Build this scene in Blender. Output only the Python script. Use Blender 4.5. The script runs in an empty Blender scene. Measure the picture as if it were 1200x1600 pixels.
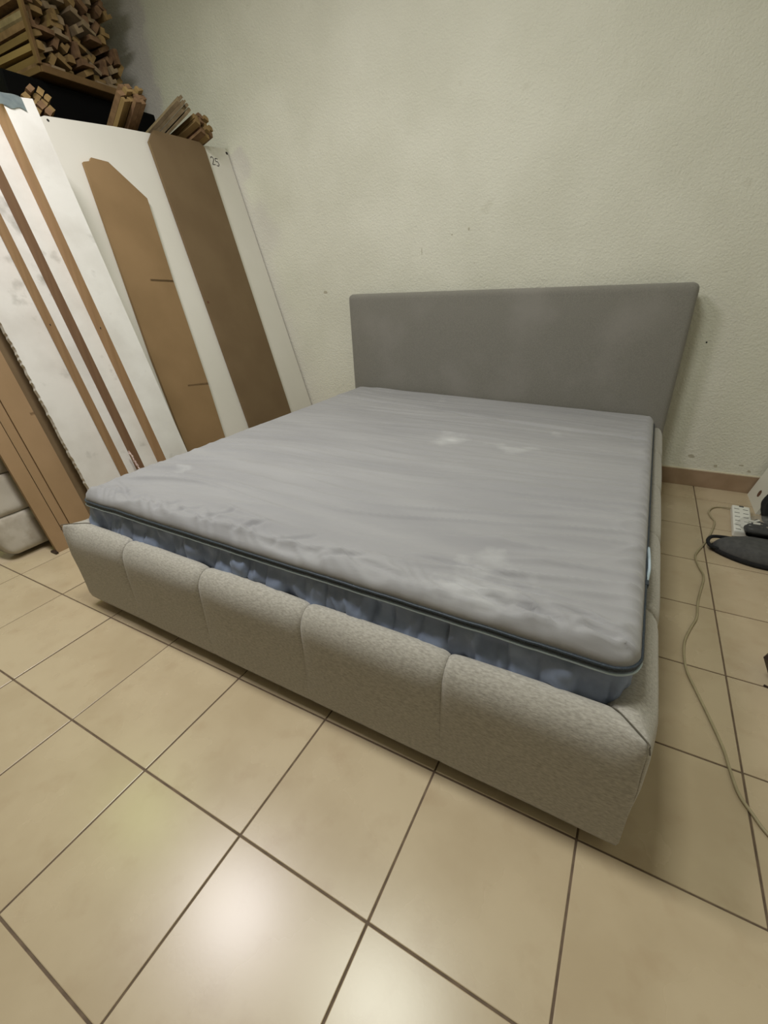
import bpy, bmesh, math, random
from mathutils import Vector, Matrix, noise
rnd = random.Random(7)
C = bpy.context.scene.collection
PI = math.pi

# ---------------------------------------------------------------- camera
cam_d = bpy.data.cameras.new('camera')
cam = bpy.data.objects.new('camera', cam_d); C.objects.link(cam)
yaw, pitch, roll = -.51723333, -.47797935, -.04821384
fv = Vector((math.sin(yaw)*math.cos(pitch), math.cos(yaw)*math.cos(pitch), math.sin(pitch)))
r0 = Vector((math.cos(yaw), -math.sin(yaw), 0)); u0 = r0.cross(fv)
rv = r0*math.cos(roll)+u0*math.sin(roll); uv = -r0*math.sin(roll)+u0*math.cos(roll)
m = Matrix.Identity(4)
for i in range(3):
    m[i][0] = rv[i]; m[i][1] = uv[i]; m[i][2] = -fv[i]
m[0][3], m[1][3], m[2][3] = 1.58936, .0248, 1.09334
cam.matrix_world = m
cam_d.sensor_fit = 'VERTICAL'; cam_d.sensor_height = 36; cam_d.sensor_width = 27
cam_d.lens = 691.98/1600*36; cam_d.clip_start = .02
bpy.context.scene.camera = cam

# ---------------------------------------------------------------- world, lights, exposure
w = bpy.data.worlds.new('world'); bpy.context.scene.world = w; w.use_nodes = True
w.node_tree.nodes['Background'].inputs[0].default_value = (.8, .9, .8, 1)
w.node_tree.nodes['Background'].inputs[1].default_value = .05
def area(name, loc, sx, sy, power, col, rot=(0, 0, 0)):
    l = bpy.data.lights.new(name, 'AREA'); l.shape = 'RECTANGLE'; l.size = sx; l.size_y = sy
    l.energy = power; l.color = col
    o = bpy.data.objects.new(name, l); o.location = loc; o.rotation_euler = rot; C.objects.link(o); return o
LZ = 3.05
LAMPS = [((-.30, .78, LZ), .60, .40, 31, (1, .955, .985), 'white metal panel lamp hung over the left half of the bed foot'),
         ((.90, .84, LZ), .60, .40, 26, (.97, 1, .90), 'white metal panel lamp hung over the right half of the bed foot'),
         ((-1.50, .90, LZ), .20, .16, 6.5, (.80, 1, .38), 'small greenish lamp hung above the leaning boards')]
for i_, (loc_, sx_, sy_, pw_, col_, lab_) in enumerate(LAMPS):
    area('panel_lamp_light', loc_, sx_, sy_, pw_, col_)
vs = bpy.context.scene.view_settings
vs.view_transform = 'Standard'; vs.look = 'None'; vs.gamma = 1; vs.use_curve_mapping = False
vs.exposure = .34

# ---------------------------------------------------------------- helpers
def s2l(c): return tuple(((v/255)/12.92 if v/255 <= .04045 else ((v/255+.055)/1.055)**2.4) for v in c)+(1,)
def mat(name, col, rough=.6, col2=None, nscale=8, fac=(.35, .65), bump=0, bscale=200, bdist=.001, sheen=0,
        stretch=(1, 1, 1), spec=.5, det=4, spots=None, spotscale=6, spotrange=(.62, .72), rvar=0, shift=0):
    M = bpy.data.materials.new(name); M.use_nodes = True
    nt = M.node_tree; b = nt.nodes['Principled BSDF']; N = nt.nodes.new; L = nt.links.new
    tc = N('ShaderNodeTexCoord'); mp = N('ShaderNodeMapping'); mp.inputs['Scale'].default_value = stretch
    if shift:   # every separate piece takes its own stretch of the pattern
        oi = N('ShaderNodeObjectInfo'); ml = N('ShaderNodeMath'); ml.operation = 'MULTIPLY'; ml.inputs[1].default_value = 37
        ad = N('ShaderNodeVectorMath'); ad.operation = 'ADD'
        L(oi.outputs['Random'], ml.inputs[0]); L(tc.outputs['Object'], ad.inputs[0]); L(ml.outputs[0], ad.inputs[1]); src = ad.outputs[0]
    else: src = tc.outputs['Object']
    L(src, mp.inputs[0])
    b.inputs['Roughness'].default_value = rough; b.inputs['Specular IOR Level'].default_value = spec
    b.inputs['Base Color'].default_value = s2l(col)
    out = None
    if col2:
        n = N('ShaderNodeTexNoise'); n.inputs['Scale'].default_value = nscale; n.inputs['Detail'].default_value = det
        L(mp.outputs[0], n.inputs['Vector'])
        r = N('ShaderNodeValToRGB'); r.color_ramp.elements[0].position = fac[0]; r.color_ramp.elements[1].position = fac[1]
        r.color_ramp.elements[0].color = s2l(col); r.color_ramp.elements[1].color = s2l(col2)
        L(n.outputs[0], r.inputs[0]); out = r.outputs[0]
        if spots:
            n2 = N('ShaderNodeTexNoise'); n2.inputs['Scale'].default_value = spotscale; n2.inputs['Detail'].default_value = 6
            L(src, n2.inputs['Vector'])
            r2 = N('ShaderNodeMapRange'); r2.inputs[1].default_value = spotrange[0]; r2.inputs[2].default_value = spotrange[1]
            L(n2.outputs[0], r2.inputs[0])
            mx = N('ShaderNodeMix'); mx.data_type = 'RGBA'
            L(r2.outputs[0], mx.inputs[0]); L(out, mx.inputs[6]); mx.inputs[7].default_value = s2l(spots); out = mx.outputs[2]
        L(out, b.inputs['Base Color'])
        if rvar:
            rr = N('ShaderNodeMapRange'); rr.inputs[3].default_value = rough-rvar; rr.inputs[4].default_value = rough+rvar
            L(n.outputs[0], rr.inputs[0]); L(rr.outputs[0], b.inputs['Roughness'])
    if bump:
        n3 = N('ShaderNodeTexNoise'); n3.inputs['Scale'].default_value = bscale; n3.inputs['Detail'].default_value = 3
        L(mp.outputs[0], n3.inputs['Vector'])
        bp = N('ShaderNodeBump'); bp.inputs['Strength'].default_value = bump; bp.inputs['Distance'].default_value = bdist
        L(n3.outputs[0], bp.inputs['Height']); L(bp.outputs[0], b.inputs['Normal'])
    if sheen:
        b.inputs['Sheen Weight'].default_value = sheen; b.inputs['Sheen Roughness'].default_value = .5
    return M
M = {
 'wall': mat('plaster', (212, 210, 196), .85, (220, 218, 205), 3, bump=.7, bscale=110, bdist=.005, spots=(196, 193, 176), spotscale=6, spotrange=(.66, .85)),
 'ceil': mat('ceiling_paint', (215, 213, 200), .9),
 'tile': mat('tile', (182, 164, 136), .27, (192, 175, 147), 5, bump=.05, bscale=160, bdist=.0006, spec=.5, spots=(172, 150, 122), spotscale=13, spotrange=(.55, .98), rvar=.03, shift=1),
 'grout': mat('grout', (92, 76, 62), .8, (112, 94, 76), 30),
 'base': mat('plinth_tile', (146, 122, 98), .4, (158, 134, 110), 12),
 'caulk': mat('plinth_mortar', (210, 200, 176), .8),
 'fab': mat('bed_fabric', (152, 147, 139), .9, (184, 179, 171), 260, (.3, .7), bump=.5, bscale=500, bdist=.0010, sheen=.3, stretch=(.4, 1, 1), spec=.12),
 'hfab': mat('headboard_fabric', (122, 119, 113), .92, (132, 129, 122), 220, bump=.4, bscale=350, bdist=.001, sheen=.25, spec=.1, spots=(142, 138, 133), spotscale=3, spotrange=(.5, .85)),  # darker than the frame fabric to stand in for directional pile sheen
 'top': mat('mattress_cover', (148, 147, 151), .75, (160, 159, 162), 5, (.3, .7), bump=.25, bscale=60, bdist=.002, sheen=.15, stretch=(.35, 1.6, 1), spec=.25, spots=(186, 186, 188), spotscale=3.2, spotrange=(.64, .78)),
 'blue': mat('quilted_side', (122, 133, 158), .55, (136, 148, 174), 20, bump=.3, bscale=40, bdist=.002, spec=.4),
 'zip': mat('zipper', (38, 46, 56), .5, (56, 66, 78), 300),
 'pipe': mat('piping', (176, 192, 204), .5),
 'black': mat('black_plastic', (6, 6, 6), .8, spec=.1),
 'bfab': mat('black_fabric', (17, 17, 19), .9, (26, 26, 28), 40, bump=.5, bscale=200, bdist=.001),
 'grey': mat('grey_fabric', (66, 66, 66), .85, (78, 78, 77), 50, bump=.4, bscale=300, bdist=.001),
 'mdf': mat('mdf', (152, 125, 92), .7, (160, 132, 99), 5, bump=.06, bscale=300, bdist=.0005, spec=.25, shift=1),
 'mdfm': mat('mdf_mid', (136, 111, 78), .75, (144, 118, 84), 5, spec=.2),
 'mdfd': mat('mdf_dark', (112, 93, 68), .75, (118, 99, 73), 5, spec=.2),
 'edge': mat('mdf_edge', (158, 126, 92), .8, (170, 138, 102), 30, stretch=(1, 1, .1), spec=.2),
 'edged': mat('mdf_edge_dark', (130, 100, 76), .8, (140, 110, 84), 30, stretch=(1, 1, .1), spec=.2),
 'white': mat('white_laminate', (214, 211, 200), .5, (220, 217, 207), 2, spec=.35),
 'whiter': mat('rough_white_board', (210, 207, 200), .8, (222, 220, 214), 6, (.35, .6), bump=.3, bscale=40, bdist=.002, spec=.2, spots=(178, 176, 168), spotscale=9, spotrange=(.62, .75), shift=1),
 'wood': mat('offcut_wood', (124, 102, 66), .8, (144, 119, 78), 18, stretch=(.1, 1, 1), spec=.2, shift=1),
 'wood2': mat('offcut_wood_brown', (104, 80, 58), .8, (128, 101, 74), 25, spec=.2, shift=1),
 'wood3': mat('offcut_wood_dusty', (124, 108, 84), .85, (144, 126, 100), 25, spec=.2, shift=1),
 'shelf': mat('shelf_wood', (98, 76, 48), .8, (112, 88, 56), 10, stretch=(.2, 1, 1), spec=.2),
 'uph': mat('upholstery', (178, 170, 156), .9, (192, 185, 172), 4, bump=.3, bscale=200, bdist=.001, sheen=.3, spots=(160, 150, 134), spotscale=5, spotrange=(.5, .6), spec=.15),
 'wp': mat('white_plastic', (232, 232, 224), .4),
 'slot': mat('socket_slots', (70, 70, 68), .6),
 'cable': mat('cable_sheath', (158, 146, 116), .5, (172, 160, 128), 20),
 'tape': mat('grey_tape', (122, 134, 138), .45, (140, 150, 152), 40, bump=.3, bscale=60, bdist=.001),
 'hole': mat('hole_brown', (96, 62, 42), .8),
 'dark': mat('dark_wood', (46, 32, 24), .5, (58, 42, 32), 20),
 'seam': mat('seam_thread', (96, 90, 80), .9),
 'ink': mat('ink', (40, 36, 34), .8),
 'cord': mat('frayed_cord', (222, 206, 200), .9, (190, 160, 154), 60),
 'metal': mat('lamp_metal', (225, 225, 225), .5),
 'scuff': mat('plaster_scuff', (172, 166, 148), .95, (186, 180, 162), 60),
}
pl = bpy.data.materials.new('clear_plastic'); pl.use_nodes = True
pb = pl.node_tree.nodes['Principled BSDF']
pb.inputs['Base Color'].default_value = (.4, .4, .4, 1); pb.inputs['Roughness'].default_value = .12
pb.inputs['Alpha'].default_value = .16
M['clear'] = pl

def link(name, me, m, parent=None):
    o = bpy.data.objects.new(name, me)
    if m is not None and not me.materials: me.materials.append(M[m])
    C.objects.link(o)
    if parent is not None: o.parent = parent
    return o
def fin(name, bm, m, parent=None, smooth=False):
    bmesh.ops.recalc_face_normals(bm, faces=bm.faces)
    me = bpy.data.meshes.new(name); bm.to_mesh(me); bm.free()
    if smooth:
        for f in me.polygons: f.use_smooth = True
    return link(name, me, m, parent)
def tag(o, label=None, cat=None, group=None, kind=None):
    if label: o['label'] = label
    if cat: o['category'] = cat
    if group: o['group'] = group
    if kind: o['kind'] = kind
    return o
def empty(name, loc, label, cat, group=None, rz=0):
    o = bpy.data.objects.new(name, None); o.location = loc; o.rotation_euler = (0, 0, rz); o.empty_display_size = .05
    C.objects.link(o); return tag(o, label, cat, group)
def box(bm, a, b, bev=0, mtx=None):
    g = bmesh.ops.create_cube(bm, size=1)['verts']
    for v in g:
        v.co = Vector([(a[i]+b[i])/2+(b[i]-a[i])*v.co[i] for i in range(3)])
    if bev:
        es = list({e for v in g for e in v.link_edges})
        r = bmesh.ops.bevel(bm, geom=es, offset=bev, segments=2, affect='EDGES', profile=.5)
        g = list({v for f in r['faces'] for v in f.verts} | {v for v in g if v.is_valid})
    if mtx is not None:
        for v in g: v.co = mtx @ v.co
    return g
def boxo(name, a, b, m, parent=None, bev=0, mtx=None):
    bm = bmesh.new(); box(bm, a, b, bev, mtx); return fin(name, bm, m, parent)
def tube(bm, pts, r, n=8, cap=True):
    rings = []
    up = Vector((0, 0, 1))
    for i, p in enumerate(pts):
        p = Vector(p); a = Vector(pts[max(i-1, 0)]); b = Vector(pts[min(i+1, len(pts)-1)])
        t = (b-a).normalized(); s = t.cross(up)
        if s.length < 1e-3: s = t.cross(Vector((1, 0, 0)))
        s.normalize(); q = s.cross(t)
        rr = r[i] if isinstance(r, (list, tuple)) else r
        rings.append([bm.verts.new(p+(s*math.cos(k*2*PI/n)+q*math.sin(k*2*PI/n))*rr) for k in range(n)])
    for i in range(len(rings)-1):
        for k in range(n):
            bm.faces.new((rings[i][k], rings[i][(k+1) % n], rings[i+1][(k+1) % n], rings[i+1][k]))
    if cap:
        bm.faces.new(rings[0]); bm.faces.new(rings[-1])
def catmull(P, k=6):
    P = [Vector(p) for p in P]; out = []
    for i in range(len(P)-1):
        a, b, c, d = P[max(i-1, 0)], P[i], P[i+1], P[min(i+2, len(P)-1)]
        for j in range(k):
            t = j/k
            out.append(.5*((2*b)+(-a+c)*t+(2*a-5*b+4*c-d)*t*t+(-a+3*b-3*c+d)*t**3))
    out.append(P[-1]); return out
def nz(x, y, z=0): return noise.noise(Vector((x, y, z)))

# ---------------------------------------------------------------- room
XL, XR, YB, YF, H = -2.35, 2.52, 2.85, -3.6, 3.5
T = 1/3
boxo('grout_bed', (XL, YF, -.05), (XR, YB, -.0022), 'grout').name = 'floor'
floor = bpy.data.objects['floor']; tag(floor, kind='structure')
# tile meshes shared between alike tiles (three slightly uneven versions)
g = .0022
tms = []
for k in range(3):
    bm = bmesh.new(); vs_ = box(bm, (g, g, -.008), (T-g, T-g, 0), .0016)
    bmesh.ops.recalc_face_normals(bm, faces=bm.faces)
    me = bpy.data.meshes.new('tile'); bm.to_mesh(me); bm.free(); me.materials.append(M['tile']); tms.append(me)
for i in range(-7, 8):
    for j in range(-4, 9):
        x0, x1, y0, y1 = max(i*T, XL), min((i+1)*T, XR), j*T, min((j+1)*T, YB)
        if x1-x0 < .05 or y1-y0 < .05: continue
        if x1-x0 > T-.001 and y1-y0 > T-.001:
            o = link('tile', tms[rnd.randrange(3)], None, floor)
            o.location = (i*T, j*T, rnd.uniform(-.0004, .0004)); o.rotation_euler = (rnd.gauss(0, .0008), rnd.gauss(0, .0008), 0)
        else:
            o = boxo('tile', (x0+g-x0, g, -.008), (x1-x0-g, y1-y0-g, 0), 'tile', floor, .0016); o.location = (x0, y0, 0)
# back wall: plaster slab
tag(boxo('wall_back', (XL, YB, 0), (XR, YB+.12, H), 'wall'), kind='structure')
wb = bpy.data.objects['wall_back']
tag(boxo('wall_left', (XL-.12, YF, 0), (XL, YB+.12, H), 'wall'), kind='structure')
tag(boxo('wall_right', (XR, YF, 0), (XR+.12, YB+.12, H), 'wall'), kind='structure')
tag(boxo('wall_front', (XL-.12, YF-.12, 0), (XR+.12, YF, H), 'wall'), kind='structure')
tag(boxo('ceiling', (XL-.12, YF-.12, H), (XR+.12, YB+.12, H+.1), 'ceil'), kind='structure')
bb = boxo('baseboard_back', (XL, YB-.010, 0), (XR, YB, .094), 'base', None, .002); tag(bb, kind='structure')
boxo('mortar_line', (XL, YB-.009, .094), (XR, YB, .099), 'caulk', bb)
# wall marks: small drilled hole, chips and scuffs
def scuff(x, z, w_, h_, m='scuff', name='plaster_chip'):
    bm = bmesh.new(); n = 12
    vs2 = [bm.verts.new((x+w_*math.cos(a)*rnd.uniform(.6, 1), YB-.0012, z+h_*math.sin(a)*rnd.uniform(.6, 1))) for a in [k*2*PI/n for k in range(n)]]
    f = bm.faces.new(vs2); r = bmesh.ops.extrude_face_region(bm, geom=[f])
    for v in r['geom']:
        if isinstance(v, bmesh.types.BMVert): v.co.y = YB+.001
    return fin(name, bm, m, wb)
scuff(1.877, .759, .0045, .005, 'ink', 'drilled_hole')
for (x, z, a, b_) in [(2.179, .149, .012, .005), (1.95, .17, .02, .012), (2.07, .13, .012, .01), (2.22, .12, .01, .008),
                      (.52, 1.32, .006, .004), (.62, 1.34, .006, .009), (.33, 1.25, .002, .03), (.66, 1.17, .004, .002), (-.40, 1.05, .02, .012)]:
    scuff(x, z, a, b_)

# ---------------------------------------------------------------- lamps (above the frame)
def lamp(loc, sx, sy, label, wd=.03):
    r = empty('ceiling_lamp', (loc[0], loc[1], H), label, 'lamp')
    dz = loc[2]-H
    boxo('lamp_housing', (-sx/2-wd, -sy/2-wd, dz+.012), (sx/2+wd, sy/2+wd, dz+.07), 'metal', r, .004)
    for s in (-1, 1):
        bm = bmesh.new(); tube(bm, [(s*sx/3, 0, dz+.065), (s*sx/3, 0, 0)], .004)
        fin('suspension_rod', bm, 'metal', r)
for (loc_, sx_, sy_, pw_, col_, lab_) in LAMPS: lamp(loc_, sx_, sy_, lab_)

# ---------------------------------------------------------------- bed
BO = (-.145, .69, 0); BR = -.0131
bed = empty('bed_frame', BO, 'grey upholstered double bed frame with padded segments and tall plain headboard', 'bed', None, BR)
PROF = [(.003, .037), (.0, .055), (0, .11), (-.001, .17), (-.002, .23), (-.002, .275), (.001, .303), (.008, .324), (.020, .341), (.036, .352), (.052, .355), (.066, .349), (.077, .334), (.084, .31), (.087, .28), (.087, .2), (.087, .1), (.085, .034)]
def padded(name, parent, L0, L1, total, depth, hs, axis, mit0=False, mit1=False, nu=34, seed=0, m='fab', bulge=0):
    """one padded segment between L0 and L1; axis maps (u, d, z) to bed space"""
    bm = bmesh.new(); rows = []
    for i in range(nu+1):
        t = i/nu
        # cluster columns near the seams
        t = .5-.5*math.cos(PI*t)
        u = L0+(L1-L0)*t
        e0 = (u-L0); e1 = (L1-u)
        def dip(e, free):
            return math.exp(-e/.006)*.005 if free else math.exp(-e/.007)*.006+math.exp(-(e/.05))*.004
        dp = dip(e0, mit0)+dip(e1, mit1)
        row = []
        for (d, z) in PROF:
            dd = d/.087*depth
            k = 1 if z > .27 else max(.12, ((z-.03)/.24)**1.3)
            if d > depth*.8 and z < .3: k = 0
            # inward direction towards the core
            cx, cz = depth*.5, .30
            v = Vector((dd-cx, max(z-cz, 0)))
            if z <= .3: v = Vector((dd-cx, 0))
            if v.length > 0: v.normalize()
            wob = nz(u*5+seed, z*6, seed)*.003*(1 if z > .2 else .4)
            dd2 = dd-v.x*(dp*k-wob); z2 = (.03+(z-.03)*hs)-v.y*(dp*k-wob)
            if bulge and d < .06:
                dd2 -= bulge*min(1, e0/.12 if mit0 else 1)*min(1, max(0, (z-.04)/.22))**1.6
            if mit0 and d < .045 and not bulge: u_sh = -.020*(z/.35)*math.exp(-(e0/.15)**2)
            else: u_sh = 0
            ec = e0 if mit0 else (e1 if mit1 else 9)
            if ec < .2 and d < .045 and z > .27:
                wgt = math.exp(-(ec/.035)**2); dd2 -= wgt*d*.75; z2 += wgt*(.004+.3*max(0, .35-z)) if d > 0 else 0
            uu = u
            if mit0: uu = max(u, L0+dd2) if t < .5 else u
            if mit1: uu = min(uu, L1-dd2) if t > .5 else uu
            if mit0 and t < .5: uu = L0+dd2+(u-L0)*(1-(dd2/(.5*(L1-L0)))) if i > 0 else L0+dd2
            if mit1 and t > .5: uu = L1-dd2-(L1-u)*(1-(dd2/(.5*(L1-L0)))) if i < nu else L1-dd2
            row.append(bm.verts.new(axis(uu+u_sh, dd2, z2)))
        rows.append(row)
    for i in range(nu):
        for k in range(len(PROF)-1):
            bm.faces.new((rows[i][k], rows[i+1][k], rows[i+1][k+1], rows[i][k+1]))
    bm.faces.new(rows[0]); bm.faces.new(rows[-1])
    for i in range(nu):
        bm.faces.new((rows[i][-1], rows[i+1][-1], rows[i+1][0], rows[i][0]))
    o = fin(name, bm, m, parent, True)
    return o
BW, BL = 1.885, 2.045
# footboard
fb = boxo('footboard', (.10, .03, .012), (BW-.10, .075, .05), 'black', bed); fb['label'] = 'dark underside strip carrying the padded foot panels'
seams = [0, .382, .704, 1.10, 1.492, BW]
seams = [0, .325, .70, 1.09, 1.487, BW]
for k in range(5):
    padded('padded_panel', fb, seams[k], seams[k+1], BW, .087, 1, lambda u, d, z: (u, d, z), k == 0, k == 4, seed=k*3.1)
# side rails
ls = [0, .42, .83, 1.24, 1.65, BL]
for side in (0, 1):
    x0 = 0 if side == 0 else BW
    rl = boxo('side_rail', (.015 if side == 0 else BW-.055, .10, .012), (.055 if side == 0 else BW-.015, BL, .05), 'black', bed)
    for k in range(5):
        ax = (lambda u, d, z: (d, u, z)) if side == 0 else (lambda u, d, z: (BW-d, u, z))
        dep = .087 if k == 0 else .062
        padded('padded_panel', rl, ls[k], ls[k+1], BL, dep if k == 0 else .062, 1, ax, k == 0, False, seed=side*20+k*2.3, bulge=.017)
# mitred corner seams
for sgn in (0, 1):
    bm = bmesh.new(); P = []
    for (d, z) in PROF[6:14]:
        dd = d*.25 if (d < .045 and z > .27) else d
        x = dd if sgn == 0 else BW-dd
        P.append((x-(.018 if sgn == 0 and d < .045 else 0), dd, z+(.004+.3*max(0, .35-z) if 0 < d < .045 and z > .27 else 0)-.0012))
    tube(bm, catmull(P[1:], 3), .0015, 6)
    fin('corner_seam', bm, 'seam', fb)
# headboard: padded slab with softly rounded edges
bm = bmesh.new()
nx, nz_ = 60, 34; x0, x1, z0, z1, yf, yb = -.030, 1.900, .03, 1.032, BL, 2.135
def hb_face(front):
    rows = []
    for j in range(nz_+1):
        row = []
        for i in range(nx+1):
            a = .5-.5*math.cos(PI*i/nx); b = .5-.5*math.cos(PI*j/nz_)
            x = x0+(x1-x0)*a; z = z0+(z1-z0)*b
            e = min(x-x0, x1-x, z1-z); R = .024
            rr = 0
            if e < R: rr = R-math.sqrt(max(R*R-(R-e)**2, 0))
            if front:
                y = yf+rr*.95-.006*min(1, e/.15)+nz(x*3, z*3, 4)*.002
            else: y = yb-rr*.5
            # round the outline at top corners
            cr = .03
            for sx in (0, 1):
                cx = x0+cr if sx == 0 else x1-cr; cz = z1-cr
                dx = (cx-x) if sx == 0 else (x-cx); dz = z-cz
                if dx > 0 and dz > 0:
                    dm = max(dx, dz); h = math.hypot(dx, dz); dx2, dz2 = dx/h*dm, dz/h*dm
                    x = cx-dx2 if sx == 0 else cx+dx2; z = cz+dz2
            row.append(bm.verts.new((x, y, z)))
        rows.append(row)
    for j in range(nz_):
        for i in range(nx):
            bm.faces.new((rows[j][i], rows[j][i+1], rows[j+1][i+1], rows[j+1][i]))
    return rows
F_, B_ = hb_face(True), hb_face(False)
def rim(R): return [R[0][i] for i in range(nx+1)]+[R[j][nx] for j in range(1, nz_+1)]+[R[nz_][i] for i in range(nx-1, -1, -1)]+[R[j][0] for j in range(nz_-1, 0, -1)]
a_, b_ = rim(F_), rim(B_)
for i in range(len(a_)):
    bm.faces.new((a_[i], a_[(i+1) % len(a_)], b_[(i+1) % len(a_)], b_[i]))
hb = fin('headboard', bm, 'hfab', bed, True); hb['label'] = 'plain upholstered headboard, darker tone painted in for its pile sheen'
# legs and inner base
for (x, y) in [(.12, .14), (BW-.16, .14), (.12, 1.9), (BW-.16, 1.9)]:
    boxo('leg', (x, y, 0), (x+.05, y+.05, .06), 'black', bed, .004)
boxo('slat_base', (.09, .12, .06), (BW-.09, BL-.01, .175), 'black', bed)

# ---------------------------------------------------------------- mattress
mt = empty('mattress', BO, 'worn grey zip-off mattress with wrinkled cover and quilted blue-grey sides on the bed', 'mattress', None, BR)
MX0, MX1, MY0, MY1, ZT = .032, 1.845, .078, 2.032, .474
def rc(x, y, r=.055):
    """push grid corners of the rectangle on to a rounded outline"""
    for sx in (0, 1):
        for sy in (0, 1):
            cx = MX0+r if sx == 0 else MX1-r; cy = MY0+r if sy == 0 else MY1-r
            dx = (cx-x) if sx == 0 else (x-cx); dy = (cy-y) if sy == 0 else (y-cy)
            if dx > 0 and dy > 0:
                dm = max(dx, dy); h = math.hypot(dx, dy); dx, dy = dx/h*dm, dy/h*dm
                return (cx-dx if sx == 0 else cx+dx), (cy-dy if sy == 0 else cy+dy)
    return x, y
def ridge(v): return (1-abs(v))**3
CREASES = [((1.40, .150), (1.595, .124), .006), ((1.58, .128), (1.71, .116), .007), ((1.66, .148), (1.82, .142), .006), ((1.72, .110), (1.80, .122), .005),
           ((1.18, .128), (1.357, .120), .004), ((1.45, .190), (1.714, .191), .005), ((1.30, .21), (1.60, .24), .004), ((.44, .100), (.47, .20), .004), ((.52, .10), (.58, .19), .004),
           ((.647, .098), (.70, .22), .004), ((.78, .1), (.86, .2), .004), ((.938, .098), (1.03, .20), .004), ((1.10, .097), (1.22, .17), .004), ((.30, .10), (.31, .18), .003),
           ((.07, .20), (.30, .12), .004), ((.20, .10), (.22, .17), .003)]
def crease(x, y):
    r = 0
    for (ax, ay), (bx, by), A in CREASES:
        dx, dy = bx-ax, by-ay; L2 = dx*dx+dy*dy
        t = ((x-ax)*dx+(y-ay)*dy)/L2
        if t < 0 or t > 1: continue
        l = math.sqrt(L2); d = ((x-ax)*dy-(y-ay)*dx)/l+.006*math.sin(t*5)
        if abs(d) > .06: continue
        tp = math.sin(PI*t)**.6
        r += tp*A*(-math.exp(-(d/.006)**2)+.75*math.exp(-((d+.016)/.012)**2)+.4*math.exp(-((d-.016)/.012)**2))
    return r
def top_z(x, y):
    xr, yr = (x-MX0)/(MX1-MX0), (y-MY0)/(MY1-MY0)
    z = ZT-.012*yr-.045*yr*xr
    e = min(x-MX0, MX1-x, y-MY0, MY1-y)
    # long wrinkles: direction tilts from the foot to the head
    ang = .30*(1-yr)-.12*yr
    c, s = math.cos(ang), math.sin(ang)
    wx = nz(x*1.4, y*1.4, 9)*.10; 
    u = x*c+y*s; v = -x*s+y*c+wx
    amp = .0105*(1-.80*min(1, yr*1.3))+.0016
    amp *= min(1, .15+(x-MX0)/.16)
    mask = .35+.65*max(0, min(1, nz(x*1.8+4, y*2.2, 1.5)*1.6+.55))
    z += amp*mask*(ridge(nz(u*1.2, v*11, 0)*1.9)-.35)*1.4
    z += amp*.45*nz(u*3, v*26, 3)
    # gathered cloth along the foot end and the right hand edge
    ef = y-MY0
    g_ = math.exp(-((ef-.045)/.045)**2)
    z += g_*.0105*(ridge(nz((x+ef*1.5)*15+nz(x*4, 0, 2)*3, ef*4, 7)*1.8)-.3)*min(1, (x-MX0)/.08)
    er = MX1-x
    g2 = math.exp(-((er-.04)/.04)**2)
    z += g2*.0075*(ridge(nz(er*5, (y+er*.3)*15, 11)*1.8)-.3)
    # sewn cross fold near the head
    yy = MY0+1.62-.10*(x-MX0)+nz(x*2, 1, 1)*.02
    z -= .006*math.exp(-((y-yy)/.010)**2)
    z += .003*math.exp(-((y-yy-.035)/.03)**2)
    # small puckers in the middle
    for (px, py) in [(.66, 1.28), (.74, 1.17), (.36, 1.33)]:
        d2 = ((x-px)/.03)**2+((y-py)/.010)**2
        if d2 < 9: z -= .004*math.exp(-d2)
    if ef < .27: z += 1.7*crease(x, y)
    z = ZT-.012*yr-.045*yr*xr+(z-(ZT-.012*yr-.045*yr*xr))*min(1, .2+e/.03)
    # rounded shoulder
    R = .042
    if e < R:
        k = 1-math.sqrt(max(0, 1-((R-e)/R)**2)); z -= k*.036
    return z
NX, NY = 300, 322
bm = bmesh.new(); G = []
def warp(i, n):
    t = i/n; return t
for j in range(NY+1):
    row = []
    for i in range(NX+1):
        x = MX0+(MX1-MX0)*warp(i, NX); y = MY0+(MY1-MY0)*warp(j, NY)
        z = top_z(x, y); X, Y = rc(x, y)
        row.append(bm.verts.new((X, Y, z)))
    G.append(row)
for j in range(NY):
    for i in range(NX):
        bm.faces.new((G[j][i], G[j][i+1], G[j+1][i+1], G[j+1][i]))
rimv = [G[0][i] for i in range(NX+1)]+[G[j][NX] for j in range(1, NY+1)]+[G[NY][i] for i in range(NX-1, -1, -1)]+[G[j][0] for j in range(NY-1, 0, -1)]
RIM = [v.co.copy() for v in rimv]
cen = Vector(((MX0+MX1)/2, (MY0+MY1)/2, 0))
n_ = len(RIM)
def outn(i):
    a, b = RIM[i-1], RIM[(i+1) % n_]; t = (b-a); t.z = 0; t.normalize(); return Vector((t.y, -t.x, 0))
ON = [outn(i) for i in range(n_)]
low = [bm.verts.new(RIM[i]-Vector((0, 0, .012))-ON[i]*.008) for i in range(n_)]
for i in range(n_):
    bm.faces.new((rimv[i], low[i], low[(i+1) % n_], rimv[(i+1) % n_]))
fin('top_cover', bm, 'top', mt, True)
def sag(i):
    a = RIM[i]; return .0018*nz(a.x*2.5, a.y*2.5, 5)
# zipper band and piping follow the rim
def loop(name, dz, out, r, m, i0=0, i1=None):
    bm = bmesh.new(); pts = []
    for i in list(range(0, n_, 2))+[0]:
        pts.append(RIM[i]+ON[i]*out+Vector((0, 0, dz+sag(i))))
    tube(bm, pts, r, 6, False); return fin(name, bm, m, mt, True)
loop('zipper', -.003, .0015, .0038, 'zip')
loop('zipper_tape', -.0105, -.0005, .0038, 'zip')
loop('piping', -.0170, .0030, .0028, 'pipe')
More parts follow.
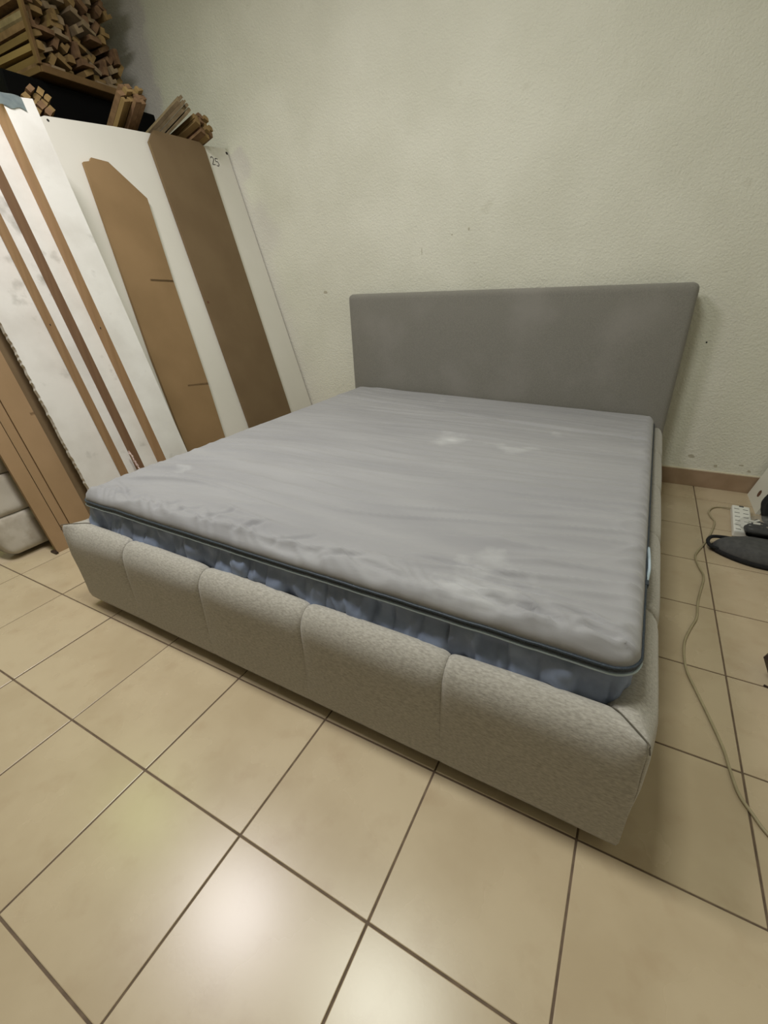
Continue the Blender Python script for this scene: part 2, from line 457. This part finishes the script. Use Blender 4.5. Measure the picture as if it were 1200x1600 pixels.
# quilted side: columns of quilting, sagging in soft folds
bm = bmesh.new(); rows = []
acc = [0]
for i in range(1, n_+1): acc.append(acc[-1]+(RIM[i % n_]-RIM[i-1]).length)
zs = [-.020, -.026, -.034, -.044, -.055, -.066, -.078, -.090, -.102, -.116, -.135, -.18, -.262]
for q, dz in enumerate(zs):
    row = []
    for i in range(n_):
        s = acc[i]; col = s/.068; f = col-math.floor(col); dseam = min(f, 1-f)*.068
        k = min(1, (-dz-.02)/.03)
        seam = .0065*math.exp(-dseam/.0045)*k
        h = nz(s*7, dz*9, 2); h2 = nz(math.floor(col)*1.7, dz*16+math.floor(col)*2.3, 6)
        q_ = min(1, max(0, (-dz-.02)/.085))
        fl = -.011+.024*q_*min(1, .2+(MX1-RIM[i].x)/.10)
        d = fl+k*(.016*nz(s*15, dz*8+s*2, 2)+.020*h2+.008*(ridge(nz(s*18, dz*12+s*6, 1)*2)-.35))-seam
        if RIM[i].y > MY0+.1: d = -.012+k*.006*h-seam
        if dz < -.12: d = min(d, -.006)
        if dz < -.13: d = -.020
        if dz < -.17: d = -.026
        d = min(d, .017)
        row.append(bm.verts.new(RIM[i]+ON[i]*d+Vector((0, 0, dz+.006*nz(s*6, 3, 3)*k))))
    rows.append(row)
for q in range(len(zs)-1):
    for i in range(n_):
        bm.faces.new((rows[q][i], rows[q+1][i], rows[q+1][(i+1) % n_], rows[q][(i+1) % n_]))
bm.faces.new(rows[-1])
fin('quilted_side', bm, 'blue', mt, True)
# zip end puller on the right side and the loose light tape beside it
bm = bmesh.new()
ir = min(range(n_), key=lambda i: (RIM[i]-Vector((MX1, .42, .43))).length)
tube(bm, catmull([RIM[ir]+Vector((.004, .0, -.004)), RIM[ir]+Vector((.007, .05, .0)), RIM[ir]+Vector((.006, .11, -.002)), RIM[ir]+Vector((.004, .17, -.006))], 5), .0038, 6)
fin('loose_tape', bm, 'pipe', mt, True)
boxo('zip_puller', (RIM[ir].x-.001, RIM[ir].y-.022, RIM[ir].z-.012), (RIM[ir].x+.008, RIM[ir].y-.002, RIM[ir].z+.002), 'zip', mt, .002)

# ---------------------------------------------------------------- leaning boards
def board(name, poly, x0, s, t, m, label, cat='board', group=None, edge_mat=None, inner=False):
    """poly = (y, z) outline in the leaning plane x = x0 + s*z, extruded backwards by t"""
    yb_ = min(p[0] for p in poly)
    root = None
    n = Vector((1, 0, -s)).normalized()
    o0 = Vector((x0, yb_, 0))
    bm = bmesh.new()
    fr = [bm.verts.new(Vector((x0+s*z, y, z))-o0) for (y, z) in poly]
    bk = []
    for v in fr:
        c = v.co-n*t
        if v.co.z < .002: c.z = max(c.z, 0); c = Vector((v.co.x-t/n.x, v.co.y, 0))
        bk.append(bm.verts.new(c))
    f1 = bm.faces.new(fr); f2 = bm.faces.new(bk[::-1]); es = []
    k = len(fr)
    for i in range(k):
        es.append(bm.faces.new((fr[i], bk[i], bk[(i+1) % k], fr[(i+1) % k])))
    bmesh.ops.triangulate(bm, faces=[f1, f2])
    if edge_mat:
        bm2 = bmesh.new()
    o = fin(name, bm, m)
    o.location = o0
    if edge_mat:
        o.data.materials.append(M[edge_mat])
        for p in o.data.polygons:
            if abs(p.normal.y) > .5 or p.normal.z > .7: p.material_index = 1
    return tag(o, label, cat, group)
S0 = -.2776
big = board('laminate_sheet', [(1.60, 0), (2.835, 0), (2.842, 1.905), (2.83, 1.93), (2.62, 1.913), (2.25, 1.902), (2.02, 1.888), (1.66, 1.856), (1.60, 1.83)], -.557, S0, .018, 'white',
            'wide white panel leaning behind the two brown cut-out sheets, number written at its top', 'panel', None, 'edged')
b1 = board('fibreboard_sheet', [(2.11, 0), (2.535, 0), (2.562, .273), (2.623, 1.896), (2.596, 1.921), (2.26, 1.917), (2.201, 1.855), (2.135, .292)], -.536, S0, .016, 'mdfd',
      'brown fibreboard strip with clipped top corners nearest the back wall', 'panel')
b2 = board('fibreboard_sheet', [(1.605, 0), (1.885, 0), (1.911, .288), (1.944, .583), (1.80, .600), (1.801, .609), (1.946, .595), (1.991, 1.146), (1.842, 1.154), (1.846, 1.165), (1.992, 1.157), (2.037, 1.563), (1.885, 1.708), (1.797, 1.713), (1.784, 1.696), (1.745, 1.687), (1.651, .778)], -.536, S0, .016, 'mdfm',
      'brown fibreboard cut-out with slanted top and two slots, left of the clipped strip', 'panel')
# small tag-like tear hole on the clipped strip
def plane_pt(x0, s, y, z, off=0):
    n = Vector((1, 0, -s)).normalized(); return Vector((x0+s*z, y, z))+n*off
def dot(parent, x0, s, y, z, r, m, name, off=.0008):
    n = Vector((1, 0, -s)).normalized(); a = Vector((0, 1, 0)); b = n.cross(a)
    bm = bmesh.new(); c = plane_pt(x0, s, y, z, off)-parent.location
    va = [bm.verts.new(c+(a*math.cos(k*PI/6)+b*math.sin(k*PI/6))*r) for k in range(12)]
    vb = [bm.verts.new(v.co-n*(off+.001)) for v in va]
    bm.faces.new(va); bm.faces.new(vb[::-1])
    for k in range(12): bm.faces.new((va[k], vb[k], vb[(k+1) % 12], va[(k+1) % 12]))
    return fin(name, bm, m, parent)
dot(big, -.557, S0, 1.669, 1.84, .006, 'ink', 'screw_hole')
dot(big, -.557, S0, 2.832, 1.905, .009, 'ink', 'chipped_corner')
dot(b1, -.536, S0, 2.182, 1.03, .008, 'hole', 'torn_spot')
# handwriting: two digits drawn as pen strokes
def stroke(parent, pts, r=.0022):
    bm = bmesh.new(); P = [plane_pt(-.557, S0, y, z, .0006)-parent.location for (y, z) in pts]
    tube(bm, P, r, 6); return bm
bm = bmesh.new()
def digit(pts, oy, oz, sc):
    P = [plane_pt(-.557, S0, oy+u*sc, oz+v*sc, .0006)-big.location for (u, v) in pts]
    tube(bm, catmull(P, 4), .0021, 6)
digit([(0, .8), (.15, 1), (.45, .95), (.5, .7), (.25, .35), (0, .02), (.1, .0), (.55, .05)], 2.665, 1.818, .042)
digit([(.6, .98), (.1, .95), (.08, .55), (.4, .6), (.55, .3), (.35, .02), (0, .05)], 2.698, 1.815, .042)
fin('handwritten_number', bm, 'ink', big)
# thick boards with raw edges turned to the camera: each stands a step further back
SB = -.27
def thick(y0, y1, x0, t, top, label, m='whiter', edge='edge'):
    return board('thick_board', [(y0, 0), (y1, 0), (y1, top+.005), (y0, top-.012)], x0, SB, t, m, label, 'board', None, edge)
tA = thick(1.362, 1.494, -.350, .082, 1.835, 'thick white board standing foremost of the leaning stack, grey tape at its top')
tB = thick(1.287, 1.450, -.437, .082, 1.80, 'thick white board second from the front of the stack, dark raw edge', edge='edged')
tC = thick(1.242, 1.42, -.524, .084, 1.80, 'narrow-showing white board third from the front of the stack, tan raw edge')
# foremost of the wide ones, rough broken plaster edge
poly = [(1.074, 0)]
k = 160
rr = random.Random(3)
right = []
for i in range(k+1):
    z = i*1.78/k; right.append((1.074+rr.uniform(-.0022, .0022)+.0015*math.sin(z*9), z))
poly = [(1.36, 0), (1.36, 1.78)]+right[::-1]
tD = board('thick_board', poly, -.616, SB, .026, 'whiter', 'wide white rough board with a crumbling left edge beside the brown sheets', 'board')
dot(tA, -.350, SB, 1.0, 1.0, .0001, 'ink', 'speck') if False else None
def edge_dot(parent, y, x0, s, z, r=.0045):
    bm = bmesh.new(); c = Vector((x0+s*z, y, z))-parent.location
    va = [bm.verts.new(c+Vector((math.cos(k*PI/5)*r, -.0006, math.sin(k*PI/5)*r))) for k in range(10)]
    vb = [bm.verts.new(v.co+Vector((0, .0015, 0))) for v in va]
    bm.faces.new(va); bm.faces.new(vb[::-1])
    for k in range(10): bm.faces.new((va[k], vb[k], vb[(k+1) % 10], va[(k+1) % 10]))
    fin('screw_hole', bm, 'ink', parent)
edge_dot(tA, 1.362, -.392, SB, .96)
edge_dot(tC, 1.242, -.566, SB, .985)
# grey tape over the top of the foremost board
bm = bmesh.new(); n = Vector((1, 0, -SB)).normalized()
P = []
for i in range(9):
    y = 1.345+i*.0125
    for (z, off) in [(1.788+.004*math.sin(i*1.3), .003), (1.828, .004), (1.842, -.010)]:
        v = plane_pt(-.350, SB, y, z+.004*nz(y*20, z*9), off+.001*nz(y*30, z*30))-tA.location; P.append(bm.verts.new(v))
for i in range(8):
    for k in range(2): bm.faces.new((P[i*3+k], P[i*3+3+k], P[i*3+4+k], P[i*3+k+1]))
r = bmesh.ops.solidify(bm, geom=bm.faces[:], thickness=.001)
fin('tape', bm, 'tape', tA, True)
# brown sheets at the front left
def sheet(y0, y1, x0, t, top, m, label, bot=0):
    return board('brown_sheet', [(y0, bot), (y1, bot), (y1, top), (y0, top)], x0, SB, t, m, label, 'sheet', None)
sheet(.846, .908, -.700, .018, 1.50, 'mdf', 'narrow brown board standing nearest the stained padded panel, foot showing on the tiles')
sheet(.914, .952, -.708, .018, 1.50, 'mdf', 'thin brown board between the narrow brown board and the wide slotted sheet')
board('brown_sheet', [(.954, 0), (1.052, 0), (1.052, .610), (1.035, .610), (1.035, .622), (1.052, .622), (1.052, 1.55), (.954, 1.55)], -.700, SB, .018, 'mdf',
      'wide brown sheet with a small dark slot, left of the crumbling white board', 'sheet')
sheet(1.053, 1.12, -.716, .018, 1.55, 'mdfd', 'dark brown strip standing between slotted sheet and crumbling white board')
# black shoe block beneath the narrow board's corner
tag(boxo('floor_wedge', (-.735, .832, 0), (-.69, .845, .010), 'dark'), 'small dark wedge on the tiles at the foot of the narrow brown board', 'wedge')
# frayed cord on the thick boards' edge
bm = bmesh.new()
for q in range(5):
    pts = []
    for i in range(12):
        t = i/11; base = Vector((-.585+.045*t, 1.275, .392-.098*t))
        pts.append(base+Vector((nz(t*6, q*3, 1)*.012, -.004+nz(t*5, q, 7)*.008, nz(t*6, q*2, 4)*.012)))
    tube(bm, pts, .0022, 5)
tag(fin('frayed_cord', bm, 'cord'), 'short frayed pinkish cord caught between two thick boards above the mattress', 'cord')

# stained padded panel at the far left
pp = empty('padded_panel', (-.81, .70, 0), 'stained beige upholstered panel leaning at the left edge, three puffed segments', 'padded panel')
zcut = [.012, .188, .366, .56]
for k in range(3):
    bm = bmesh.new(); za, zb = zcut[k], zcut[k+1]; rows = []
    yl, yr = .0, .28
    nu, nv = 26, 18
    for side in (0, 1):
        R_ = []
        for j in range(nv+1):
            row = []
            for i in range(nu+1):
                a = .5-.5*math.cos(PI*i/nu); b = .5-.5*math.cos(PI*j/nv)
                y = yl+(yr-yl)*a; z = za+(zb-za)*b
                e = min((y-yl), (yr-y)); ez = min(z-za, zb-z)
                ro = .05
                f = 1 if e > ro else math.sqrt(max(0, 1-((ro-e)/ro)**2))
                fz = 1 if ez > .03 else math.sqrt(max(0, 1-((.03-ez)/.03)**2))
                if k == 0 and z < za+.075:  # rounded lower left corner
                    y = max(y, yl+.0+(.05*(1-math.sqrt(max(0, 1-(1-(z-za)/.075)**2)))))
                th = (.020+.045*f)*(.62+.38*fz)+nz(y*9, z*9+k, 2)*.004+nz(y*30+k*5, z*12, 5)*.0016
                off = th if side == 0 else -.03
                zz = z
                if side == 0: zz = za+(z-za)
                n = Vector((1, 0, -SB)).normalized()
                row.append(bm.verts.new(Vector((SB*zz-.055, y, zz))+n*off))
            R_.append(row)
        rows.append(R_)
    for R_ in rows:
        for j in range(nv):
            for i in range(nu): bm.faces.new((R_[j][i], R_[j][i+1], R_[j+1][i+1], R_[j+1][i]))
    def rm(R): return [R[0][i] for i in range(nu+1)]+[R[j][nu] for j in range(1, nv+1)]+[R[nv][i] for i in range(nu-1, -1, -1)]+[R[j][0] for j in range(nv-1, 0, -1)]
    a_, b_ = rm(rows[0]), rm(rows[1])
    for i in range(len(a_)): bm.faces.new((a_[i], a_[(i+1) % len(a_)], b_[(i+1) % len(a_)], b_[i]))
    fin('cushion_segment', bm, 'uph', pp, True)

# ---------------------------------------------------------------- rack with wood offcuts
X1 = -1.60
rack = empty('storage_rack', (-1.95, 2.3, 0), 'wooden wall rack behind the leaning panels holding wood offcuts', 'rack')
def rk(name, a, b, m='shelf', bev=.003):
    o = Vector((-1.95, 2.3, 0)); return boxo(name, Vector(a)-o, Vector(b)-o, m, rack, bev)
rk('shelf_board', (-2.34, 2.04, 2.205), (X1, 2.62, 2.235))
rk('shelf_board', (-2.34, 1.45, 1.70), (-1.14, 2.84, 1.725))
for y in (1.46, 2.80): rk('post', (-2.33, y, 0), (-2.29, y+.04, 3.0))
for y in (1.46, 2.80): rk('post', (-1.19, y, 0), (-1.15, y+.035, 1.70))
rk('post', (X1-.012, 2.032, 2.235), (X1+.018, 2.052, 3.0))
rk('shelf_lip', (X1, 2.045, 2.205), (X1+.012, 2.60, 2.240))
blk = boxo('gap_shade_box', (-2.30, 1.86, 1.726), (-1.66, 2.80, 2.19), 'black', None, .01)  # added solid, stands in for the dark void below the shelf
tag(blk, 'added black box standing in for the deep shade under the stacked wood offcuts', 'box')

def stick_mesh(L, a, b, kind):
    bm = bmesh.new()
    if kind == 0: box(bm, (-L, -a/2, -b/2), (0, a/2, b/2))
    elif kind == 1:
        prof = [(-a/2, -b/2), (a/2, -b/2), (a/2, 0), (0, 0), (0, b/2), (-a/2, b/2)]
        f = [bm.verts.new((0, y, z)) for y, z in prof]; k_ = [bm.verts.new((-L, y, z)) for y, z in prof]
        bm.faces.new(f); bm.faces.new(k_[::-1])
        for i in range(6): bm.faces.new((f[i], k_[i], k_[(i+1) % 6], f[(i+1) % 6]))
    else:
        prof = [(-a/2, -b/2), (a/2, -b/2), (a/2, b/4), (a/4, b/2), (-a/4, b/2), (-a/2, b/4)]
        f = [bm.verts.new((0, y, z)) for y, z in prof]; k_ = [bm.verts.new((-L, y, z)) for y, z in prof]
        bm.faces.new(f); bm.faces.new(k_[::-1])
        for i in range(6): bm.faces.new((f[i], k_[i], k_[(i+1) % 6], f[(i+1) % 6]))
    bmesh.ops.recalc_face_normals(bm, faces=bm.faces)
    me = bpy.data.meshes.new('wood_offcut'); bm.to_mesh(me); bm.free(); return me
SM = []
for mm in ('wood', 'wood2', 'wood3'):
    for (a, b, kd) in [(.060, .026, 0), (.048, .036, 1), (.070, .022, 0), (.042, .036, 2), (.075, .030, 1)]:
        me = stick_mesh(.60, a, b, kd); me.materials.append(M[mm]); SM.append((me, a, b))
for me, a, b in SM: pass
rs = random.Random(11)
res_ = .005; Y0, Y1, ZB = 2.058, 2.615, 2.2355
sky = [0.0]*int((Y1-Y0)/res_)
cnt = 0
while cnt < 290:
    me, a, b = SM[rs.randrange(len(SM))]
    ang = rs.choice((0, 0, PI/2, .45, -.5, .9)) if cnt > 8 else 0
    tilt = ang+rs.gauss(0, .06)
    wd_ = abs(a*math.cos(tilt))+abs(b*math.sin(tilt)); hd_ = abs(a*math.sin(tilt))+abs(b*math.cos(tilt))
    n_w = int(wd_*.93/res_)+1; best = None
    for q in range(len(sky)-n_w):
        hh = max(sky[q:q+n_w])
        if best is None or hh < best[0]-1e-6: best = (hh, q)
    hh, q = best
    if hh > .66: break
    hd2 = hd_*(1 if abs(math.sin(2*tilt)) < .3 else .82)
    for u in range(q, q+n_w): sky[u] = hh+hd2
    o = bpy.data.objects.new('wood_offcut', me); C.objects.link(o)
    yc = Y0+q*res_+wd_*.5
    o.location = (X1-.012+(rs.uniform(-.04, .018) if rs.random() < .85 else -.09), yc, ZB+hh+hd_*.5+.0005)
    o.rotation_euler = (tilt, rs.gauss(0, .006), rs.gauss(0, .006))
    tag(o, 'end-on wood offcut stacked on the upper rack shelf', 'offcut', 'wood offcuts stacked on the upper rack shelf'); cnt += 1
# loose bundles poking out over the panels
def bundle(tip, direction, L, ny, nz2, label, group, mats, spread=.0, roll_=0, sizes=(.026, .018)):
    d = Vector(direction).normalized(); side = d.cross(Vector((0, 0, 1))).normalized(); up = side.cross(d)
    q = Matrix((d, side*-1, up)).transposed()
    rot = q.to_4x4() @ Matrix.Rotation(roll_, 4, 'X')
    for j in range(nz2):
        for i in range(ny):
            cx, cz = (i-(ny-1)/2), (j-(nz2-1)/2)
            if ny > 3 and nz2 > 3 and abs(cx)/(ny/2)+abs(cz)/(nz2/2) > 1.35: continue
            a, b = sizes[0]*rs.uniform(.9, 1.05), sizes[1]*rs.uniform(.8, 1.0)
            me = stick_mesh(L, a, b, rs.choice((0, 0, 1, 2))); me.materials.append(M[rs.choice(mats)])
            o = bpy.data.objects.new('wood_offcut', me); C.objects.link(o)
            off = rot @ Vector((rs.uniform(-.02, .015), cx*sizes[0]*1.05, cz*sizes[1]*1.08))
            o.matrix_world = Matrix.Translation(Vector(tip)+off) @ rot @ Matrix.Rotation(rs.gauss(0, .10), 4, 'X')
            tag(o, label, 'offcut', group)
bundle((-1.05, 2.165, 2.05), (1, -.12, .62), .52, 4, 4, 'brown wood offcut in the upright-tilted bundle above the clipped brown strip, nearest the rack corner', 'offcuts in the steep bundle over the panels', ('wood2', 'wood', 'wood2'), roll_=.3, sizes=(.036, .028))
bundle((-1.04, 2.50, 2.075), (1, .12, .42), .60, 2, 4, 'thin greyish offcut in the flat bundle between the two brown bundles', 'greyish offcuts between the two brown bundles', ('wood3',), roll_=.6, sizes=(.040, .019))
bundle((-1.02, 2.61, 2.000), (1, .10, .34), .60, 4, 4, 'brown wood offcut in the bundle resting against the back wall above the white panel', 'offcuts in the bundle beside the back wall', ('wood2', 'wood'), roll_=-.3, sizes=(.034, .028))
bundle((-1.22, 1.75, 1.955), (1, -.15, .35), .40, 4, 4, 'short wood offcut poking up behind the taped white board', 'offcuts behind the taped white board', ('wood', 'wood2'), roll_=.8, sizes=(.036, .028))

# ---------------------------------------------------------------- right hand corner
wbd = board('white_board', [(2.577, 0), (2.828, 0), (2.828, .80), (2.577, .80)], 2.243, .27, -.016, 'white', 'white board with a round brown hole leaning in the right corner', 'board')
# face towards the bed is the -x side; ring of the hole
c = Vector((2.243+.27*.062, 2.70, .062)); nn = Vector((-1, 0, .27)).normalized(); a1 = Vector((0, 1, 0)); b1_ = nn.cross(a1)
bm = bmesh.new()
va = [bm.verts.new(c-wbd.location+nn*.0012+(a1*math.cos(k*PI/8)+b1_*math.sin(k*PI/8))*.018) for k in range(16)]
vb = [bm.verts.new(v.co-nn*.003) for v in va]
bm.faces.new(va); bm.faces.new(vb[::-1])
for k in range(16): bm.faces.new((va[k], vb[k], vb[(k+1) % 16], va[(k+1) % 16]))
fin('round_hole', bm, 'hole', wbd)

# power strip
ps = empty('power_strip', (2.165, 2.45, 0), 'white multi-socket power strip on the tiles beside the dark grey case', 'power strip', None, math.radians(-5))
boxo('strip_body', (-.036, -.17, .0), (.036, .125, .034), 'wp', ps, .006)
for i in range(6):
    for j in range(2):
        x = -.018+j*.034; y = -.15+i*.046
        boxo('socket', (x-.010, y-.003, .0335), (x+.010, y+.001, .0348), 'slot', ps)
for j in range(1): boxo('switch', (-.008, .108, .033), (.010, .118, .0365), 'slot', ps)
# its cable
cp = [(2.150, 2.572), (2.1, 2.59), (2.064, 2.563), (2.045, 2.508), (2.05, 2.451), (2.06, 2.406), (2.049, 2.333), (2.028, 2.245), (1.999, 2.147), (1.97, 2.065), (1.96, 2.014), (1.969, 1.94), (1.98, 1.872), (1.965, 1.777), (1.95, 1.689), (1.94, 1.588), (1.919, 1.519), (1.899, 1.444), (1.893, 1.371), (1.898, 1.296), (1.917, 1.226), (1.94, 1.145), (1.964, 1.053), (1.972, .996), (1.983, .934), (2.004, .893), (2.027, .857), (2.085, .80), (2.2, .70), (2.34, .62)]
bm = bmesh.new()
pts = [Vector((x, y, .0045 if i else .016)) for i, (x, y) in enumerate(cp)]
tube(bm, catmull(pts, 6), .0038, 8)
tag(fin('power_cable', bm, 'cable', None, True), 'cream cable snaking over the tiles from the power strip past the bed', 'cable')

# dark grey soft case
case = empty('soft_case', (2.19, 2.13, 0), 'dark grey rounded soft case with black edging and loop in front of the power strip', 'case')
bm = bmesh.new(); NU, NV = 40, 10; rows = []
def case_out(a):
    # pointed left end, wide right side
    x = math.cos(a); y = math.sin(a)
    return .165*x, (.088*y)*(1-.28*max(0, -x)**2)*(1 if y > 0 else 1.05)+.026*x*-1*0-.02*(x+1)*.5
for q in range(NV+1):
    t = q/NV; rr_ = math.cos(t*PI/2); zz = .018+.052*math.sin(t*PI/2)
    rows.append([bm.verts.new((case_out(k*2*PI/NU)[0]*(.12+.88*rr_**.6) if q < NV else case_out(k*2*PI/NU)[0]*.02, case_out(k*2*PI/NU)[1]*(.12+.88*rr_**.6) if q < NV else case_out(k*2*PI/NU)[1]*.02, zz+.003*nz(k*.4, q*.5))) for k in range(NU)])
for q in range(NV):
    for k in range(NU): bm.faces.new((rows[q][k], rows[q][(k+1) % NU], rows[q+1][(k+1) % NU], rows[q+1][k]))
bm.faces.new(rows[0]); bm.faces.new(rows[-1])
fin('case_shell', bm, 'grey', case, True)
bm = bmesh.new(); rows = []
for (f, z_) in [(.98, 0), (1.03, .004), (1.045, .012), (1.03, .020), (.97, .024)]:
    rows.append([bm.verts.new((case_out(k*2*PI/NU)[0]*f, case_out(k*2*PI/NU)[1]*f, z_)) for k in range(NU)])
for q in range(4):
    for k in range(NU): bm.faces.new((rows[q][k], rows[q][(k+1) % NU], rows[q+1][(k+1) % NU], rows[q+1][k]))
bm.faces.new(rows[0]); bm.faces.new(rows[-1])
fin('edging', bm, 'bfab', case, True)
bm = bmesh.new()
tube(bm, catmull([(-.135, -.03, .02), (-.172, -.022, .024), (-.182, .012, .03), (-.165, .046, .036), (-.12, .060, .036), (-.08, .062, .034)], 6), .0075, 8)
fin('loop_handle', bm, 'bfab', case, True)
bm = bmesh.new(); box(bm, (.02, -.10, .040), (.16, -.02, .075), .012); fin('front_flap', bm, 'bfab', case, True)

# clear plastic bag of small parts lying over the strip and the case
pbag = empty('plastic_bag', (2.232, 2.250, .006), 'crumpled clear plastic bag of small parts between power strip and black bag', 'bag')
bm = bmesh.new(); NU, NV = 28, 12; rows = []
for q in range(NV+1):
    t = -PI/2+PI*q/NV
    row = []
    for k in range(NU):
        a = k*2*PI/NU; d = 1+.22*nz(math.cos(a)*2.2, math.sin(a)*2.2, q*.45)+.10*nz(math.cos(a)*6, math.sin(a)*6, q*.9)
        row.append(bm.verts.new((.125*math.cos(a)*math.cos(t)*d, .075*math.sin(a)*math.cos(t)*d, .083+.038*math.sin(t)*d)))
    rows.append(row)
for q in range(NV):
    for k in range(NU):
        try: bm.faces.new((rows[q][k], rows[q][(k+1) % NU], rows[q+1][(k+1) % NU], rows[q+1][k]))
        except ValueError: pass
bmesh.ops.remove_doubles(bm, verts=bm.verts, dist=.0005)
fin('bag_film', bm, 'clear', pbag, True)
rb = random.Random(5)
for q in range(4):
    bm = bmesh.new(); p0 = Vector((-.06+q*.03, rb.uniform(-.03, .03), .075))
    tube(bm, catmull([p0+Vector((rb.uniform(-.03, .03), rb.uniform(-.025, .025), rb.uniform(-.008, .015))) for _ in range(6)], 4), .004, 6)
    fin('black_lead', bm, 'black', pbag, True)
for q, (x, y) in enumerate([(-.075, .0), (-.055, .012), (.03, -.03), (.055, -.035), (-.06, -.015)]):
    bm = bmesh.new(); mtx = Matrix.Translation((x, y, .098)) @ Matrix.Rotation(q*.8, 4, 'Z') @ Matrix.Rotation(q*.5, 4, 'X')
    box(bm, (-.012, -.004, -.004), (.012, .004, .004), .0015, mtx); fin('white_connector', bm, 'wp', pbag)
bm = bmesh.new(); box(bm, (-.09, -.05, .045), (.1, .03, .068), .008); fin('dark_tray', bm, 'black', pbag)

# black bag slumped against the white board
bk_ = empty('black_bag', (2.347, 2.455, 0), 'slumped black fabric bag against the white board at the right edge', 'bag')
bm = bmesh.new(); bmesh.ops.create_icosphere(bm, subdivisions=4, radius=1)
for v in bm.verts:
    p = v.co.copy(); d = 1+.16*nz(p.x*2, p.y*2, p.z*2)+.05*nz(p.x*6, p.y*6, p.z*6)
    zf = p.z
    v.co = Vector((p.x*.115*d*(1-.22*max(0, zf))+.03*zf, p.y*.10*d, .145+.145*p.z*d))
    if v.co.z < .002: v.co.z = 0
fin('bag_body', bm, 'bfab', bk_, True)
bm = bmesh.new(); tube(bm, catmull([(-.04, -.02, .27), (-.03, -.03, .32), (.02, -.03, .335), (.06, -.02, .28)], 5), .008, 8); fin('bag_strap', bm, 'bfab', bk_, True)

# dark tapered wooden foot at the right edge
ft = empty('wooden_foot', (2.140, 1.37, 0), 'dark brown faceted wooden foot standing on the tiles at the right edge', 'furniture foot')
bm = bmesh.new(); r1 = [bm.verts.new((.030*math.cos(k*PI/3), .030*math.sin(k*PI/3), 0)) for k in range(6)]
r2 = [bm.verts.new((.066*math.cos(k*PI/3), .066*math.sin(k*PI/3), .075)) for k in range(6)]
r3 = [bm.verts.new((.040*math.cos(k*PI/3), .040*math.sin(k*PI/3), .125)) for k in range(6)]
for A_, B2 in ((r1, r2), (r2, r3)):
    for k in range(6): bm.faces.new((A_[k], A_[(k+1) % 6], B2[(k+1) % 6], B2[k]))
bm.faces.new(r1); bm.faces.new(r3)
fin('foot_body', bm, 'dark', ft)
bm = bmesh.new(); tube(bm, [(2.090, 1.335, .003), (2.13, 1.315, .003)], .003, 6)
tag(fin('dark_twig', bm, 'dark'), 'tiny dark splinter of wood on the tiles by the dark wooden foot', 'splinter')
